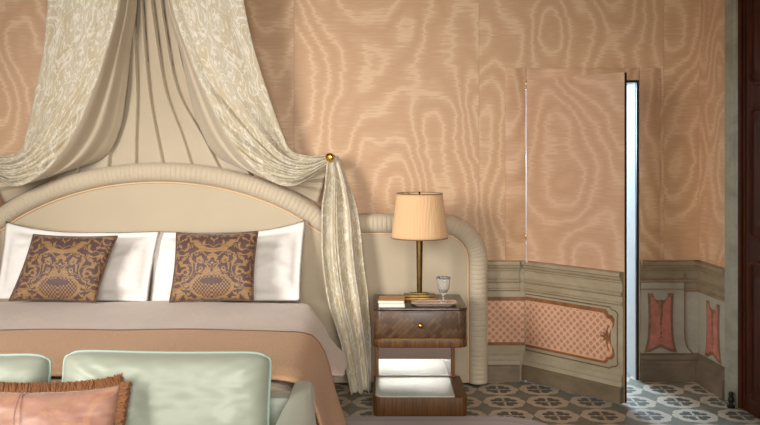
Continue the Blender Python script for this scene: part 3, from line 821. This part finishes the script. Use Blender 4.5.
# goblet
gx, gy = P(443.5, 0, 5.2).x, 5.205-D
prof = [(0,.0),(.026,0),(.027,.003),(.012,.008),(.006,.014),(.005,.03),(.009,.036),(.005,.042),(.008,.050),(.020,.062),(.030,.080),(.034,.105),(.036,.135),(.040,.15),(.038,.15),(.034,.135),(.0315,.105),(.027,.083),(.017,.067),(.0,.060)]
bm = bmesh.new(); n = 40; rows = []
for i, (r, z) in enumerate(prof):
    fac = .05 if 9 < i < 14 else 0
    rows.append([bm.verts.new((r*(1+fac*math.cos(10*2*PI*k/n))*math.cos(2*PI*k/n), r*(1+fac*math.cos(10*2*PI*k/n))*math.sin(2*PI*k/n), z)) for k in range(n)])
for a, b in zip(rows, rows[1:]):
    for i in range(n): bm.faces.new((a[i], a[(i+1) % n], b[(i+1) % n], b[i]))
bmesh.ops.remove_doubles(bm, verts=bm.verts, dist=1e-6)
g = tag(obj('goblet', bm, 'glass', auto=0), 'cut crystal stemmed glass standing on the small silver tray', 'glass'); g.location = (gx, gy, NT_+.0085); g.scale = (1.12, 1.12, 1.1)

# ------------------------------------------------------------------ sofa at the foot of the bed
SX = -1.30; SW = 1.04
sofa = thing('sofa', 'sage green satin sofa standing with its back to the foot of the bed', 'sofa', (SX, -2.95, 0))
def sl(bm):
    for v in bm.verts: v.co.x -= SX; v.co.y += 2.95
    return bm
obj('base', sl(prism(rrect(SX-SW+.03, SX+SW-.03, -3.38, -2.50, .05), .10, .30, .02)), 'sage_satin', sofa)
obj('backrest', sl(prism(rrect(SX-SW+.06, SX+SW-.06, -2.60, -2.485, .03), .28, .652, .03)), 'sage_satin', sofa)
for i in (-1, 1):
    bm = bmesh.new(); rows = []
    for k in range(15):
        q = k/14; y = -2.50-.88*q; hw = .046+.036*smooth01(0,.5,q); cx = SX+i*(SW-.055+.012*q); zt = .688-.03*smooth01(0,.5,q)-.02*q
        sec = [(-hw,.28),(-hw,zt-.06),(-hw*.93,zt-.025),(-hw*.72,zt-.007),(-hw*.3,zt),(hw*.3,zt),(hw*.72,zt-.007),(hw*.93,zt-.025),(hw,zt-.06),(hw,.28)]
        rows.append([bm.verts.new((cx+a, y, b)) for a, b in sec])
    for a, b in zip(rows, rows[1:]):
        for j in range(len(a)): bm.faces.new((a[j], a[(j+1) % len(a)], b[(j+1) % len(a)], b[j]))
    bm.faces.new(rows[0]); bm.faces.new(rows[-1])
    obj('arm', sl(bm), 'sage_satin', sofa)
    cxs = SX+i*.435
    obj('seat_cushion', sl(prism(rrect(cxs-.43, cxs+.43, -3.40, -2.62, .06), .302, .375, .035)), 'sage_satin', sofa)
for sx in (-1, 1):
    for y in (-3.3, -2.58): obj('leg', sl(lathe([(.018,.0125),(.03,.10),(.03,.12)], 12, (SX+sx*(SW-.12), y, 0))), 'dark_wood', sofa)
def box_cushion(px, py, d, tilt, roll, w, h, label, seed):
    r = thing('back_cushion', label, 'cushion', group='sage sofa cushions')
    bm, rim = pillow_bm(w, h, .20, 0, .018, seed, .006, 5.0, 60, 44, .004, .0)
    obj('cover', bm, 'sage_satin', r, auto=0)
    obj('piping', tube([tuple(a) for a in rim], .0065, 8, True), 'sage_piping', r)
    place(r, px, py, d, tilt, 0, roll); return r
box_cushion(162, 460, 3.145, 11, .6, .81, .405, 'sage green satin cushion with piped edge on the right half of the sofa', 2)
box_cushion(-63, 461, 3.145, 11, -.5, .825, .395, 'sage green satin cushion with piped edge behind the pink fringed cushion at far left', 4)
pk = thing('fringed_cushion', 'dusty pink silk cushion with rust brown brush fringe lying on the sofa', 'cushion')
bm, rim = pillow_bm(.585, .375, .15, 0, .035, 11, .008, 2.6, 40, 30, .01, .012)
obj('cover', bm, 'rose_silk', pk, auto=0)
sbm = tube([(-.05+.012*math.sin(q*5), -.094+.094*abs(q*2-1)**2.6, .02+.36*q) for q in [k/20 for k in range(1,20)]], .0022, 6)
obj('seam', sbm, 'rose_silk', pk)
bm = bmesh.new(); n = len(rim); cz = .2
for i in range(n):
    a, b = rim[i], rim[(i+1) % n]
    for q in range(46):
        f = random.random(); p = a.lerp(b, f); out = Vector((b.z-a.z, 0, -(b.x-a.x))).normalized()
        L_ = .030+.010*random.random(); dv = (out+Vector((random.uniform(-.3,.3), random.uniform(-.55,.55), random.uniform(-.3,.3)))).normalized()
        p = p-out*.004+Vector((0, random.uniform(-.008,.008), 0)); s = Vector((dv.z, 0, -dv.x)).normalized()*.0016; tt = Vector((0,.0016,0))
        t1 = p+dv*L_
        v = [bm.verts.new(w) for w in (p+s, p-s, p+tt, t1+s, t1-s, t1+tt)]
        for fc in ((0,1,4,3),(1,2,5,4),(2,0,3,5),(3,4,5)): bm.faces.new([v[k] for k in fc])
obj('brush_fringe', bm, 'fringe', pk, smooth=False)['label'] = 'rust brown brush fringe'
place(pk, 27, 497, 2.90, 24, 0, -1.0)

# ------------------------------------------------------------------ light
def area(name, loc, target, size, power, color, sy=None):
    l = bpy.data.lights.new(name, 'AREA'); l.energy = power; l.color = color; l.size = size
    if sy: l.shape = 'RECTANGLE'; l.size_y = sy
    o = bpy.data.objects.new(name, l); C.objects.link(o); o.location = loc
    o.rotation_euler = (Vector(target)-Vector(loc)).to_track_quat('-Z', 'Y').to_euler(); return o
area('window_light', (-3.9, -5.2, 2.3), (-1.3, -1.0, .9), 2.0, 78, (1.0,.97,.93), 2.4).data.spread = math.radians(72)
area('front_window_light', (.35, -7.1, 2.15), (-.7, 0, 1.1), 2.2, 40, (1.0,.965,.91), 2.4).data.spread = math.radians(62)
area('passage_light', (1.30, 2.2, 1.9), (1.9, -.5, .4), .7, 170, (.56,.78,1.0), 1.2)
w = bpy.data.worlds.new('World'); sc.world = w; w.use_nodes = True
w.node_tree.nodes['Background'].inputs[0].default_value = (1.0,.95,.88,1); w.node_tree.nodes['Background'].inputs[1].default_value = .22

cam = bpy.data.cameras.new('Camera'); co = bpy.data.objects.new('Camera', cam); C.objects.link(co)
co.location = (0, -D, CZ); co.rotation_euler = (PI/2, 0, 0)
cam.sensor_width = 36; cam.lens = 36*F/760; cam.shift_y = -(212.5-HY)/760; cam.clip_start = .05
sc.camera = co
vs = sc.view_settings; vs.view_transform = 'Standard'; vs.look = 'None'; vs.exposure = -.2; vs.gamma = 1; vs.use_curve_mapping = False
